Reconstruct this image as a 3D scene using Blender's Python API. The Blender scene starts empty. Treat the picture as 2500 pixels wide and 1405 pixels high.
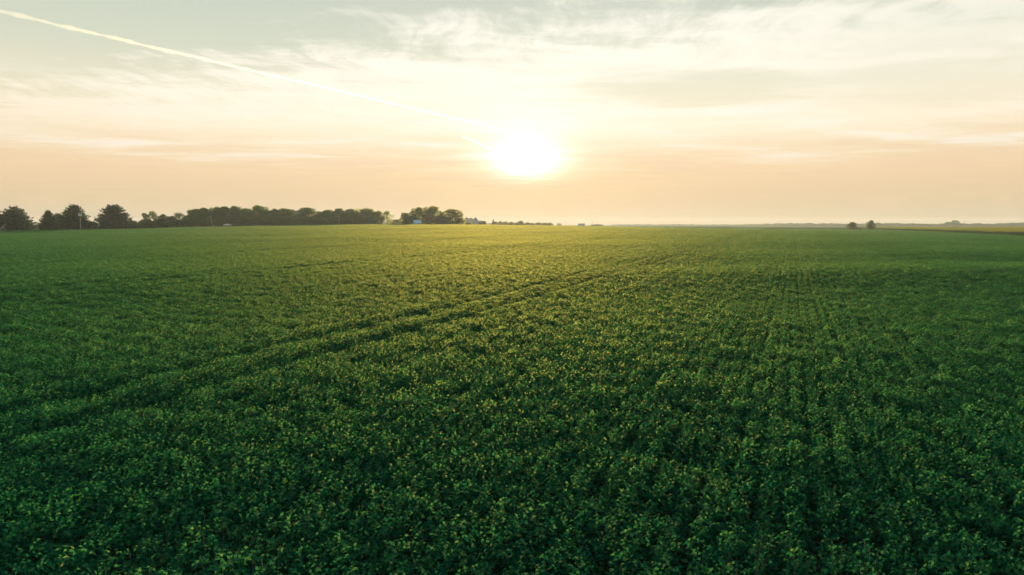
import bpy, bmesh, math, random
import numpy as np
from mathutils import Vector, Matrix

rng = np.random.default_rng(7)
random.seed(7)
S = bpy.context.scene
C = S.collection
R = math.radians

# ------------------------------------------------------------------ camera, sky, sun, exposure
FPX, CX, CY, PITCH, CAMZ = 1667.0, 1250.0, 702.5, R(-5.3), 6.4
cam_d = bpy.data.cameras.new('camera')
cam_d.sensor_width, cam_d.lens = 36.0, 24.0
cam_d.clip_start, cam_d.clip_end = 0.1, 200000.0
cam = bpy.data.objects.new('camera', cam_d)
cam.location = (0, 0, CAMZ)
cam.rotation_euler = (R(90) + PITCH, 0, 0)
C.objects.link(cam)
S.camera = cam

SUN_EL, SUN_AZ = R(5.4), R(1.2)          # azimuth measured from +Y towards +X
SUN = Vector((math.sin(SUN_AZ) * math.cos(SUN_EL), math.cos(SUN_AZ) * math.cos(SUN_EL), math.sin(SUN_EL)))
sl = bpy.data.lights.new('sun', 'SUN')
sl.energy, sl.angle, sl.color = 5.0, R(0.6), (1.0, 0.77, 0.44)
so = bpy.data.objects.new('sun', sl)
so.rotation_euler = (-SUN).to_track_quat('-Z', 'Y').to_euler()
so.location = (0, 0, 60)
C.objects.link(so)

S.view_settings.view_transform = 'Standard'
S.view_settings.look = 'None'
S.view_settings.exposure, S.view_settings.gamma = 0.6, 1.0
S.render.film_transparent = False
cy = S.cycles
cy.use_denoising = True
cy.max_bounces, cy.diffuse_bounces, cy.glossy_bounces, cy.transmission_bounces = 4, 2, 1, 2
cy.volume_bounces, cy.transparent_max_bounces = 0, 4
cy.sample_clamp_indirect = 4.0
cy.use_adaptive_sampling = True
cy.adaptive_threshold = 0.015


def lin(r, g, b):
    f = lambda c: c / 12.92 if c <= 0.04045 else ((c + 0.055) / 1.055) ** 2.4
    return (f(r / 255), f(g / 255), f(b / 255), 1.0)


class NT:
    """small helper for node graphs"""
    def __init__(self, tree):
        self.t = tree
    def new(self, kind, **kw):
        n = self.t.nodes.new(kind)
        for k, v in kw.items():
            setattr(n, k, v)
        return n
    def put(self, sock, v):
        if isinstance(v, bpy.types.NodeSocket):
            self.t.links.new(v, sock)
        elif v is not None:
            sock.default_value = v
    def m(self, op, a, b=None, c=None, clamp=False):
        n = self.new('ShaderNodeMath', operation=op, use_clamp=clamp)
        for i, v in enumerate((a, b, c)):
            self.put(n.inputs[i], v)
        return n.outputs[0]
    def vm(self, op, a, b=None, out=0):
        n = self.new('ShaderNodeVectorMath', operation=op)
        self.put(n.inputs[0], a)
        self.put(n.inputs[1], b)
        return n.outputs[out]
    def sstep(self, v, lo, hi, a=0.0, b=1.0):
        n = self.new('ShaderNodeMapRange', interpolation_type='SMOOTHSTEP')
        for k, x in zip(('Value', 'From Min', 'From Max', 'To Min', 'To Max'), (v, lo, hi, a, b)):
            self.put(n.inputs[k], x)
        return n.outputs[0]
    def mix(self, f, a, b, mode='MIX'):
        n = self.new('ShaderNodeMix', data_type='RGBA', blend_type=mode)
        self.put(n.inputs[0], f)
        self.put(n.inputs[6], a)
        self.put(n.inputs[7], b)
        return n.outputs[2]
    def ramp(self, f, stops, interp='LINEAR'):
        n = self.new('ShaderNodeValToRGB')
        n.color_ramp.interpolation = interp
        e = n.color_ramp.elements
        while len(e) < len(stops):
            e.new(0.5)
        for el, (p, c) in zip(e, stops):
            el.position, el.color = p, c
        self.put(n.inputs[0], f)
        return n.outputs[0]
    def noise(self, vec, scale, detail=4, rough=0.55, dist=0.0, dims='3D'):
        n = self.new('ShaderNodeTexNoise', noise_dimensions=dims)
        self.put(n.inputs['Vector'], vec)
        n.inputs['Scale'].default_value = scale
        n.inputs['Detail'].default_value = detail
        n.inputs['Roughness'].default_value = rough
        n.inputs['Distortion'].default_value = dist
        return n.outputs['Fac']
    def scaled(self, vec, sc, rot=0.0, loc=(0, 0, 0)):
        n = self.new('ShaderNodeMapping', vector_type='POINT')
        n.inputs['Scale'].default_value = sc
        n.inputs['Rotation'].default_value = (0, 0, rot)
        n.inputs['Location'].default_value = loc
        self.put(n.inputs['Vector'], vec)
        return n.outputs[0]


def build_world():
    w = bpy.data.worlds.new('World')
    S.world = w
    w.use_nodes = True
    t = w.node_tree
    t.nodes.clear()
    N = NT(t)
    gen = N.new('ShaderNodeTexCoord').outputs['Generated']
    d = N.vm('NORMALIZE', gen)
    sp = N.new('ShaderNodeSeparateXYZ')
    N.put(sp.inputs[0], d)
    x, y, z = sp.outputs
    el = N.m('MULTIPLY', N.m('ARCSINE', z), 57.29578)
    cosang = N.vm('DOT_PRODUCT', d, tuple(SUN), out=1)
    ang = N.m('MULTIPLY', N.m('ARCCOSINE', N.m('MINIMUM', cosang, 1.0)), 57.29578)
    # clear air by elevation: smog band at the skyline, pale grey-teal above
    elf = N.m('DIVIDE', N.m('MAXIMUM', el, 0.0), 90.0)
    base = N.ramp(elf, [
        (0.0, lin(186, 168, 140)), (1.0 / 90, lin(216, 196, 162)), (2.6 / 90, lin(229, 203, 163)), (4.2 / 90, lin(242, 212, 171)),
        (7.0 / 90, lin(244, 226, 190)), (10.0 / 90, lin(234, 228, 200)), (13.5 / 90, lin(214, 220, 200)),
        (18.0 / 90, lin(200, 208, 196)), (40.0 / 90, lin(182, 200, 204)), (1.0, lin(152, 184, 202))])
    sky = N.new('ShaderNodeTexSky', sky_type='NISHITA')
    sky.sun_disc = False
    sky.sun_elevation = SUN_EL
    sky.sun_rotation = SUN_AZ
    sky.altitude, sky.air_density, sky.dust_density, sky.ozone_density = 200, 1.0, 2.0, 1.5
    nis = N.vm('SCALE', sky.outputs[0])
    nis.node.inputs['Scale'].default_value = 0.10
    base = N.mix(0.03, base, nis)
    # the part of the sky away from the sun is dimmer
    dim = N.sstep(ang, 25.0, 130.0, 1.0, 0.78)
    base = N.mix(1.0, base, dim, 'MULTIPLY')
    # high cirrus sheet seen in plan
    zc = N.m('MAXIMUM', z, 0.035)
    px, py = N.m('DIVIDE', x, zc), N.m('DIVIDE', y, zc)
    cb = N.new('ShaderNodeCombineXYZ')
    N.put(cb.inputs[0], px)
    N.put(cb.inputs[1], py)
    plan = cb.outputs[0]
    warp = N.new('ShaderNodeTexNoise')
    N.put(warp.inputs['Vector'], plan)
    warp.inputs['Scale'].default_value = 0.9
    warp.inputs['Detail'].default_value = 2
    wv = N.vm('SCALE', N.vm('SUBTRACT', warp.outputs['Color'], (0.5, 0.5, 0.5)))
    wv.node.inputs['Scale'].default_value = 0.7
    plw = N.vm('ADD', plan, wv)
    n1 = N.noise(N.scaled(plw, (1.0, 2.6, 1), R(24)), 1.0, 9, 0.62)
    n2 = N.noise(N.scaled(plw, (3.4, 1.1, 1), R(-28), (3.1, 1.7, 0)), 1.7, 8, 0.66)
    n3 = N.noise(N.scaled(plw, (0.8, 1.5, 1), R(10), (9.3, 4.1, 0)), 0.55, 3, 0.5)
    edge = N.m('ADD', N.m('SUBTRACT', py, 3.40), N.m('MULTIPLY', px, 0.434))
    nn = N.m('ADD', N.m('MULTIPLY', N.m('SUBTRACT', n1, 0.5), 2.6), N.m('MULTIPLY', N.m('SUBTRACT', n2, 0.5), 2.2))
    body = N.sstep(N.m('ADD', edge, nn), -0.35, 1.0)
    # gaps in the sheet
    def gap(cx_, cy_, rx, ry, amt):
        gx = N.m('DIVIDE', N.m('SUBTRACT', px, cx_), rx)
        gy = N.m('DIVIDE', N.m('SUBTRACT', py, cy_), ry)
        r2 = N.m('ADD', N.m('MULTIPLY', gx, gx), N.m('MULTIPLY', gy, gy))
        r2 = N.m('ADD', r2, N.m('MULTIPLY', N.m('SUBTRACT', n1, 0.5), 2.2))
        return N.sstep(r2, 0.15, 1.5, amt, 0.0)
    g = N.m('MAXIMUM', gap(1.5, 5.2, 1.1, 0.75, 0.70), gap(3.4, 4.9, 1.7, 1.0, 0.50))
    g = N.m('MAXIMUM', g, N.m('MULTIPLY', N.sstep(px, 0.6, 4.0), N.sstep(n3, 0.45, 0.65, 0.0, 0.50)))
    body = N.m('MULTIPLY', body, N.m('SUBTRACT', 1.0, g))
    tex = N.sstep(N.m('ADD', N.m('MULTIPLY', n1, 0.6), N.m('MULTIPLY', n2, 0.4)), 0.36, 0.60, 0.74, 1.0)
    cov = N.m('MULTIPLY', N.m('MULTIPLY', body, tex), N.sstep(el, 3.6, 8.5))
    ccol = N.ramp(N.m('DIVIDE', el, 30.0), [(0.0, lin(250, 222, 172)), (6.0 / 30, lin(254, 236, 206)), (9.0 / 30, lin(255, 245, 224)), (14.0 / 30, lin(254, 249, 234)), (1.0, lin(225, 228, 220))])
    cdim = N.sstep(ang, 7.0, 120.0, 1.08, 0.70)
    ccol = N.mix(1.0, ccol, cdim, 'MULTIPLY')
    col = N.mix(N.m('MULTIPLY', cov, 0.95), base, ccol)
    # thin low wisps and uneven smog
    low = N.noise(N.scaled(plw, (0.55, 0.9, 1), R(12), (2.7, 8.3, 0)), 0.8, 6, 0.6)
    wisp = N.m('MULTIPLY', N.sstep(low, 0.50, 0.68), N.m('MULTIPLY', N.sstep(el, 3.8, 6.0), N.sstep(el, 8.5, 12.0, 1.0, 0.0)))
    col = N.mix(N.m('MULTIPLY', wisp, 0.65), col, N.mix(1.0, lin(255, 249, 236), dim, 'MULTIPLY'))
    smear = N.m('MULTIPLY', N.sstep(low, 0.36, 0.56, 1.0, 0.0), N.m('MULTIPLY', N.sstep(el, 0.5, 2.2), N.sstep(el, 5.0, 8.0, 1.0, 0.0)))
    col = N.mix(N.m('MULTIPLY', smear, 0.45), col, N.mix(1.0, lin(236, 206, 170), dim, 'MULTIPLY'))
    # aureole of the low sun, swallowed by the smog band below it
    smog = N.sstep(N.m('ADD', el, N.m('MULTIPLY', N.m('SUBTRACT', n1, 0.5), 2.6)), 2.7, 5.4, 0.04, 1.0)
    def lobe(s, amp, p=1.0):
        return N.m('MULTIPLY', N.m('EXPONENT', N.m('MULTIPLY', N.m('POWER', N.m('DIVIDE', ang, s), p), -1.0)), amp)
    daz = N.m('SUBTRACT', N.m('MULTIPLY', N.m('ARCTAN2', x, y), 57.29578), math.degrees(SUN_AZ))
    dev = N.m('MULTIPLY', N.m('SUBTRACT', el, 5.0), 1.4)
    ang2 = N.m('SQRT', N.m('ADD', N.m('MULTIPLY', daz, daz), N.m('MULTIPLY', dev, dev)))
    core = N.m('MULTIPLY', N.m('EXPONENT', N.m('MULTIPLY', N.m('POWER', N.m('DIVIDE', ang2, 1.85), 1.25), -1.0)), 2.0)
    core = N.m('MULTIPLY', core, smog)
    mid = N.m('MULTIPLY', lobe(7.0, 0.05, 1.2), N.sstep(el, 2.0, 6.5, 0.12, 1.0))
    wide = lobe(24.0, 0.03)
    disc = N.m('MULTIPLY', N.sstep(ang, 0.25, 0.9, 1.0, 0.0), 25.0)
    def addc(c, f, tint):
        v = N.new('ShaderNodeVectorMath', operation='SCALE')
        v.inputs[0].default_value = tint
        N.put(v.inputs['Scale'], f)
        return N.mix(1.0, c, v.outputs[0], 'ADD')
    col = addc(col, core, (1.0, 1.0, 0.95))
    col = addc(col, mid, (0.8, 0.80, 0.78))
    col = addc(col, N.m('MULTIPLY', mid, N.m('MULTIPLY', cov, 1.6)), (0.7, 0.85, 1.0))
    col = addc(col, wide, (1.2, 0.62, 0.50))
    col = addc(col, disc, (1.0, 0.9, 0.7))
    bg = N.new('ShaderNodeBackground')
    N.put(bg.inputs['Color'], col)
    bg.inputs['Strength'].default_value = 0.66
    out = N.new('ShaderNodeOutputWorld')
    t.links.new(bg.outputs[0], out.inputs[0])
    w.cycles.sampling_method = 'MANUAL'
    w.cycles.sample_map_resolution = 1024


build_world()

# ------------------------------------------------------------------ helpers
def W(px, py, D):
    """world point seen at photo pixel (px, py) at ground distance D"""
    u, v = (px - CX) / FPX, -(py - CY) / FPX
    cp, sp_ = math.cos(PITCH), math.sin(PITCH)
    d = Vector((u, cp - v * sp_, sp_ + v * cp))
    t = D / d.y
    return Vector((d.x * t, D, CAMZ + d.z * t))


def proj(X, Y, Z):
    cp, sp_ = math.cos(PITCH), math.sin(PITCH)
    dz = Z - CAMZ
    f = Y * cp + dz * sp_
    v = -Y * sp_ + dz * cp
    return CX + FPX * X / f, CY - FPX * v / f


def hterr(X, Y):
    X, Y = np.asarray(X, float), np.asarray(Y, float)
    sx = np.where(X < -90, 260.0, 175.0)
    g = 5.45 * np.exp(-0.5 * ((X + 90) / sx) ** 2 - 0.5 * ((Y - 535) / np.where(Y < 535, 205.0, 330.0)) ** 2)
    win = 1 / (1 + np.exp(-(X - 14) / 5.0)) * np.exp(-0.5 * ((X - 45) / 60.0) ** 2)
    g += win * (0.40 * np.exp(-0.5 * ((Y - 72 - 0.05 * X) / 7.5) ** 2) - (0.34 + 0.16 * np.sin(X / 9.0)) * np.exp(-0.5 * ((Y - 96 + 5 * np.sin(X / 13.0)) / 9.0) ** 2))
    fade = 1 / (1 + np.exp((Y - 420) / 60.0))
    g += fade * (0.10 * np.sin(X / 17.0 + 0.7) * np.sin(Y / 23.0 + 1.3) + 0.07 * np.sin(Y / 11.0 - X / 29.0))
    far = np.clip((np.hypot(X, Y) - 900) / 1500, 0, 1)
    g += far * 0.9 * (np.sin(X / 610.0 + 1.0) * np.sin(Y / 540.0) )
    return g


def hz(x, y):
    return float(hterr(x, y))


def tag(o, label=None, cat=None, group=None, kind=None):
    for k, v in (('label', label), ('category', cat), ('group', group), ('kind', kind)):
        if v:
            o[k] = v
    return o


def empty(name, loc=(0, 0, 0), rz=0.0, scale=(1, 1, 1)):
    o = bpy.data.objects.new(name, None)
    o.location, o.rotation_euler, o.scale = loc, (0, 0, rz), scale
    o.empty_display_size = 0.3
    C.objects.link(o)
    return o


def obj(name, me, mat=None, parent=None, loc=None, link=True):
    o = bpy.data.objects.new(name, me)
    if mat and not me.materials:
        me.materials.append(mat)
    if parent:
        o.parent = parent
    if loc is not None:
        o.location = loc
    if link:
        C.objects.link(o)
    return o


def np_mesh(name, V, F3, tint=None, mat=None, smooth=False):
    """triangle mesh from arrays, optional per-vertex 'tint'"""
    me = bpy.data.meshes.new(name)
    V, F3 = np.asarray(V, np.float32), np.asarray(F3, np.int32)
    me.vertices.add(len(V))
    me.vertices.foreach_set('co', V.ravel())
    me.loops.add(F3.size)
    me.loops.foreach_set('vertex_index', F3.ravel())
    me.polygons.add(len(F3))
    me.polygons.foreach_set('loop_start', np.arange(0, F3.size, 3, dtype=np.int32))
    if smooth:
        me.polygons.foreach_set('use_smooth', np.ones(len(F3), bool))
    me.update(calc_edges=True)
    if tint is not None:
        a = me.attributes.new('tint', 'FLOAT', 'POINT')
        a.data.foreach_set('value', np.asarray(tint, np.float32))
    if mat:
        me.materials.append(mat)
    return me


class MB:
    """collects boxes, tubes and prisms into one mesh"""
    def __init__(self):
        self.v, self.f = [], []
    def add(self, vs, fs):
        b = len(self.v)
        self.v += [tuple(p) for p in vs]
        self.f += [[i + b for i in q] for q in fs]
        return self
    def box(self, c, s, rz=0.0):
        cx, cy_, cz = c
        hx, hy, hz_ = s[0] / 2, s[1] / 2, s[2] / 2
        co, si = math.cos(rz), math.sin(rz)
        vs = []
        for dz in (-hz_, hz_):
            for dx, dy in ((-hx, -hy), (hx, -hy), (hx, hy), (-hx, hy)):
                vs.append((cx + dx * co - dy * si, cy_ + dx * si + dy * co, cz + dz))
        return self.add(vs, [[3, 2, 1, 0], [4, 5, 6, 7], [0, 1, 5, 4], [1, 2, 6, 5], [2, 3, 7, 6], [3, 0, 4, 7]])
    def tube(self, pts, rads, n=8, cap=True):
        pts = [Vector(p) for p in pts]
        vs, fs = [], []
        for i, p in enumerate(pts):
            a = pts[max(i - 1, 0)]
            b = pts[min(i + 1, len(pts) - 1)]
            t = (b - a).normalized()
            ref = Vector((1, 0, 0)) if abs(t.x) < 0.9 else Vector((0, 1, 0))
            s = t.cross(ref).normalized()
            w = s.cross(t).normalized()
            r = rads[i] if hasattr(rads, '__len__') else rads
            for k in range(n):
                q = 2 * math.pi * k / n
                vs.append(p + (s * math.cos(q) + w * math.sin(q)) * r)
        for i in range(len(pts) - 1):
            for k in range(n):
                a, b = i * n + k, i * n + (k + 1) % n
                fs.append([a, b, b + n, a + n])
        if cap:
            fs.append(list(range(n))[::-1])
            fs.append([(len(pts) - 1) * n + k for k in range(n)])
        return self.add(vs, fs)
    def lathe(self, prof, n=24, c=(0, 0, 0)):
        vs, fs = [], []
        for r, z in prof:
            for k in range(n):
                q = 2 * math.pi * k / n
                vs.append((c[0] + r * math.cos(q), c[1] + r * math.sin(q), c[2] + z))
        for i in range(len(prof) - 1):
            for k in range(n):
                a, b = i * n + k, i * n + (k + 1) % n
                fs.append([a, b, b + n, a + n])
        return self.add(vs, fs)
    def mesh(self, name, mat=None, smooth=False):
        me = bpy.data.meshes.new(name)
        me.from_pydata(self.v, [], self.f)
        bm = bmesh.new()
        bm.from_mesh(me)
        bmesh.ops.recalc_face_normals(bm, faces=bm.faces)
        bm.to_mesh(me)
        bm.free()
        if smooth:
            for p in me.polygons:
                p.use_smooth = True
        if mat:
            me.materials.append(mat)
        return me
    def build(self, name, mat, parent=None, smooth=False, loc=None):
        return obj(name, self.mesh(name, mat, smooth), None, parent, loc)


# ------------------------------------------------------------------ materials
def mat_new(name):
    m = bpy.data.materials.new(name)
    m.use_nodes = True
    m.node_tree.nodes.clear()
    return m, NT(m.node_tree)


def foliage_mat(name, stops, trans_gain=(1.6, 1.5, 0.7), trans=0.4, rough=0.5, spec=0.35, big=0.02, big_amt=0.35, sheen=None, tstops=None):
    """leaves: reflecting upper side, light coming through from behind"""
    m, N = mat_new(name)
    at = N.new('ShaderNodeAttribute', attribute_name='tint')
    oi = N.new('ShaderNodeObjectInfo')
    geo = N.new('ShaderNodeNewGeometry')
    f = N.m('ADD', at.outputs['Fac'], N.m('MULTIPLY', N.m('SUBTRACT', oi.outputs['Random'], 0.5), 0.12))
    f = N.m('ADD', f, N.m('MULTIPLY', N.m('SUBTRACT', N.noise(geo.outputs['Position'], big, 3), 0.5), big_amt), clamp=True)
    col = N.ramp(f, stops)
    p = N.new('ShaderNodeBsdfPrincipled')
    N.put(p.inputs['Base Color'], col)
    p.inputs['Roughness'].default_value = rough
    p.inputs['Specular IOR Level'].default_value = spec
    tr = N.new('ShaderNodeBsdfTranslucent')
    tc = N.ramp(f, tstops) if tstops else N.mix(1.0, col, (*trans_gain, 1), 'MULTIPLY')
    N.put(tr.inputs['Color'], tc)
    mx = N.new('ShaderNodeMixShader')
    mx.inputs[0].default_value = trans
    m.node_tree.links.new(p.outputs[0], mx.inputs[1])
    m.node_tree.links.new(tr.outputs[0], mx.inputs[2])
    if sheen:        # thin blades let part of the light through nearly straight on
        gl = N.new('ShaderNodeBsdfRefraction')
        gl.inputs['Color'].default_value = (*sheen[1], 1)
        gl.inputs['Roughness'].default_value = sheen[2]
        gl.inputs['IOR'].default_value = 1.46
        m2 = N.new('ShaderNodeMixShader')
        m2.inputs[0].default_value = sheen[0]
        m.node_tree.links.new(mx.outputs[0], m2.inputs[1])
        m.node_tree.links.new(gl.outputs[0], m2.inputs[2])
        mx = m2
    o = N.new('ShaderNodeOutputMaterial')
    m.node_tree.links.new(mx.outputs[0], o.inputs[0])
    return m


def plain_mat(name, c1, c2=None, scale=3.0, rough=0.7, metal=0.0, bump=0.0, stretch=(1, 1, 1)):
    m, N = mat_new(name)
    tc = N.new('ShaderNodeTexCoord').outputs['Object']
    nf = N.noise(N.scaled(tc, stretch), scale, 5, 0.6)
    col = N.mix(N.sstep(nf, 0.3, 0.7), (*c1, 1), (*(c2 or tuple(0.7 * k for k in c1)), 1))
    p = N.new('ShaderNodeBsdfPrincipled')
    N.put(p.inputs['Base Color'], col)
    p.inputs['Roughness'].default_value = rough
    p.inputs['Metallic'].default_value = metal
    if bump:
        b = N.new('ShaderNodeBump')
        b.inputs['Strength'].default_value = bump
        N.put(b.inputs['Height'], nf)
        m.node_tree.links.new(b.outputs[0], p.inputs['Normal'])
    o = N.new('ShaderNodeOutputMaterial')
    m.node_tree.links.new(p.outputs[0], o.inputs[0])
    return m


M = {}
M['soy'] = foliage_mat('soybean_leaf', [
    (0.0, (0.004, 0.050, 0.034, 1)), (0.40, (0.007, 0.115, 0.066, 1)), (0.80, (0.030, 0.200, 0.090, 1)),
    (0.93, (0.060, 0.190, 0.060, 1)), (1.0, (0.13, 0.20, 0.055, 1))], None, 0.45, 0.62, 0.0, 0.03, 0.30, (0.078, (0.95, 0.78, 0.18), 1.0),  # top stops hold the yellow of the painted sun highlights
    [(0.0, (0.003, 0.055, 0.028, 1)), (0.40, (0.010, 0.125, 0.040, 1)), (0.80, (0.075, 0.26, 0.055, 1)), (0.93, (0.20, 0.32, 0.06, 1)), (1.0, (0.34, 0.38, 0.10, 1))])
M['stem'] = plain_mat('soybean_stem', (0.07, 0.12, 0.03), (0.10, 0.10, 0.04), 8.0)
M['pine'] = foliage_mat('pine_needles', [
    (0.0, (0.003, 0.022, 0.016, 1)), (0.6, (0.005, 0.048, 0.028, 1)), (1.0, (0.016, 0.075, 0.026, 1))], (1.8, 1.6, 0.6), 0.25, 0.6, 0.2)
M['leaf'] = foliage_mat('tree_leaf', [
    (0.0, (0.010, 0.052, 0.020, 1)), (0.6, (0.020, 0.100, 0.028, 1)), (1.0, (0.065, 0.130, 0.025, 1))], (2.4, 2.0, 0.6), 0.50, 0.55, 0.1, 0.02, 0.35, (0.05, (0.95, 0.80, 0.22), 1.0))
M['corn'] = foliage_mat('corn_leaf', [
    (0.0, (0.012, 0.050, 0.020, 1)), (0.55, (0.030, 0.085, 0.022, 1)), (0.8, (0.10, 0.14, 0.035, 1)), (1.0, (0.17, 0.18, 0.05, 1))], (1.6, 1.4, 0.6), 0.40, 0.5, 0.3)
M['bark'] = plain_mat('bark', (0.07, 0.055, 0.04), (0.12, 0.10, 0.08), 9.0, 0.9, 0, 0.4, (3, 3, 0.6))
M['pole'] = plain_mat('weathered_pole', (0.42, 0.38, 0.32), (0.30, 0.26, 0.22), 5.0, 0.85, 0, 0.2, (4, 4, 0.4))
M['galv'] = plain_mat('galvanised_steel', (0.50, 0.51, 0.52), (0.40, 0.41, 0.42), 2.0, 0.45, 0.7)
M['galv_roof'] = plain_mat('dull_steel_roof', (0.24, 0.22, 0.20), (0.18, 0.17, 0.16), 2.0, 0.6, 0.3)
M['white'] = plain_mat('white_paint', (0.78, 0.77, 0.74), (0.68, 0.67, 0.63), 2.0, 0.5)
M['blue'] = plain_mat('pale_blue_sheet', (0.34, 0.55, 0.66), (0.28, 0.48, 0.60), 1.5, 0.45)
M['darkred'] = plain_mat('dark_red_shingle', (0.10, 0.045, 0.04), (0.07, 0.035, 0.035), 3.0, 0.8)
M['greywall'] = plain_mat('grey_siding', (0.34, 0.33, 0.30), (0.28, 0.27, 0.25), 2.0, 0.7)
M['dark'] = plain_mat('dark_opening', (0.03, 0.03, 0.03), (0.02, 0.02, 0.02), 2.0, 0.6)
M['glass'] = plain_mat('dark_glass', (0.03, 0.035, 0.04), (0.02, 0.025, 0.03), 1.0, 0.08)
M['rubber'] = plain_mat('rubber', (0.02, 0.02, 0.02), (0.03, 0.03, 0.03), 8.0, 0.8)
M['ceramic'] = plain_mat('insulator_ceramic', (0.45, 0.42, 0.38), None, 4.0, 0.3)
M['cable'] = plain_mat('cable_aluminium', (0.30, 0.30, 0.29), None, 4.0, 0.5, 0.6)
M['lamp_white'] = plain_mat('lamp_lens', (0.8, 0.8, 0.78), None, 4.0, 0.15)
M['lamp_red'] = plain_mat('red_lens', (0.35, 0.02, 0.02), None, 4.0, 0.2)


def ground_mat():
    m, N = mat_new('ground')
    pos = N.new('ShaderNodeNewGeometry').outputs['Position']
    sp = N.new('ShaderNodeSeparateXYZ')
    N.put(sp.inputs[0], pos)
    dist = N.vm('LENGTH', pos, out=1)
    soil = N.mix(N.noise(pos, 1.5, 6), (0.020, 0.018, 0.012, 1), (0.040, 0.034, 0.022, 1))
    # far farmland as large rectangular fields, each with its own crop
    vor = N.new('ShaderNodeTexVoronoi', feature='F1', distance='CHEBYCHEV')
    N.put(vor.inputs['Vector'], N.scaled(pos, (0.0016, 0.0034, 0.0), R(-22)))
    vor.inputs['Scale'].default_value = 1.0
    vor.inputs['Randomness'].default_value = 0.75
    cs = N.new('ShaderNodeSeparateColor')
    N.put(cs.inputs[0], vor.outputs['Color'])
    crop = N.ramp(cs.outputs[0], [(0.0, (0.05, 0.14, 0.04, 1)), (0.4, (0.07, 0.17, 0.045, 1)), (0.7, (0.12, 0.18, 0.045, 1)), (1.0, (0.17, 0.18, 0.05, 1))], 'CONSTANT')
    crop = N.mix(N.sstep(N.noise(N.scaled(pos, (0.05, 0.05, 0.05)), 1.0, 6, 0.6), 0.3, 0.7, 0.0, 0.5), crop, (0.05, 0.12, 0.03, 1))
    col = N.mix(N.sstep(dist, 240.0, 330.0), soil, crop)
    p = N.new('ShaderNodeBsdfPrincipled')
    N.put(p.inputs['Base Color'], col)
    p.inputs['Roughness'].default_value = 0.95
    p.inputs['Specular IOR Level'].default_value = 0.0
    b = N.new('ShaderNodeBump')
    b.inputs['Strength'].default_value = 0.5
    b.inputs['Distance'].default_value = 0.1
    N.put(b.inputs['Height'], N.noise(pos, 3.0, 6, 0.65))
    m.node_tree.links.new(b.outputs[0], p.inputs['Normal'])
    o = N.new('ShaderNodeOutputMaterial')
    m.node_tree.links.new(p.outputs[0], o.inputs[0])
    return m


# ------------------------------------------------------------------ ground sheet
def build_ground():
    n = 340
    s = np.linspace(-1, 1, n)
    ax = np.sinh(s * 6.4) / math.sinh(6.4) * 3600.0
    X, Y = np.meshgrid(ax, ax, indexing='ij')
    Z = hterr(X, Y)
    V = np.stack([X, Y, Z], -1).reshape(-1, 3)
    i = np.arange(n * n).reshape(n, n)
    a, b, c, d = i[:-1, :-1].ravel(), i[1:, :-1].ravel(), i[1:, 1:].ravel(), i[:-1, 1:].ravel()
    F = np.concatenate([np.stack([a, b, c], 1), np.stack([a, c, d], 1)])
    o = obj('ground', np_mesh('ground', V, F, None, ground_mat(), True))
    tag(o, kind='structure')


build_ground()

# ------------------------------------------------------------------ haze: one box of even air round everything
HAZE_TOP = 34.0
hb = MB().box((0, 0, (HAZE_TOP - 3.0) / 2), (7400, 7400, HAZE_TOP + 3.0))
hm, N = mat_new('morning_haze')
pv = N.new('ShaderNodeVolumePrincipled')
pv.inputs['Color'].default_value = (0.88, 0.95, 1.0, 1)
pv.inputs['Density'].default_value = 0.00011
pv.inputs['Anisotropy'].default_value = 0.32
ho = N.new('ShaderNodeOutputMaterial')
hm.node_tree.links.new(pv.outputs[0], ho.inputs['Volume'])
haze = hb.build('haze', hm)
tag(haze, kind='stuff')

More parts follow.
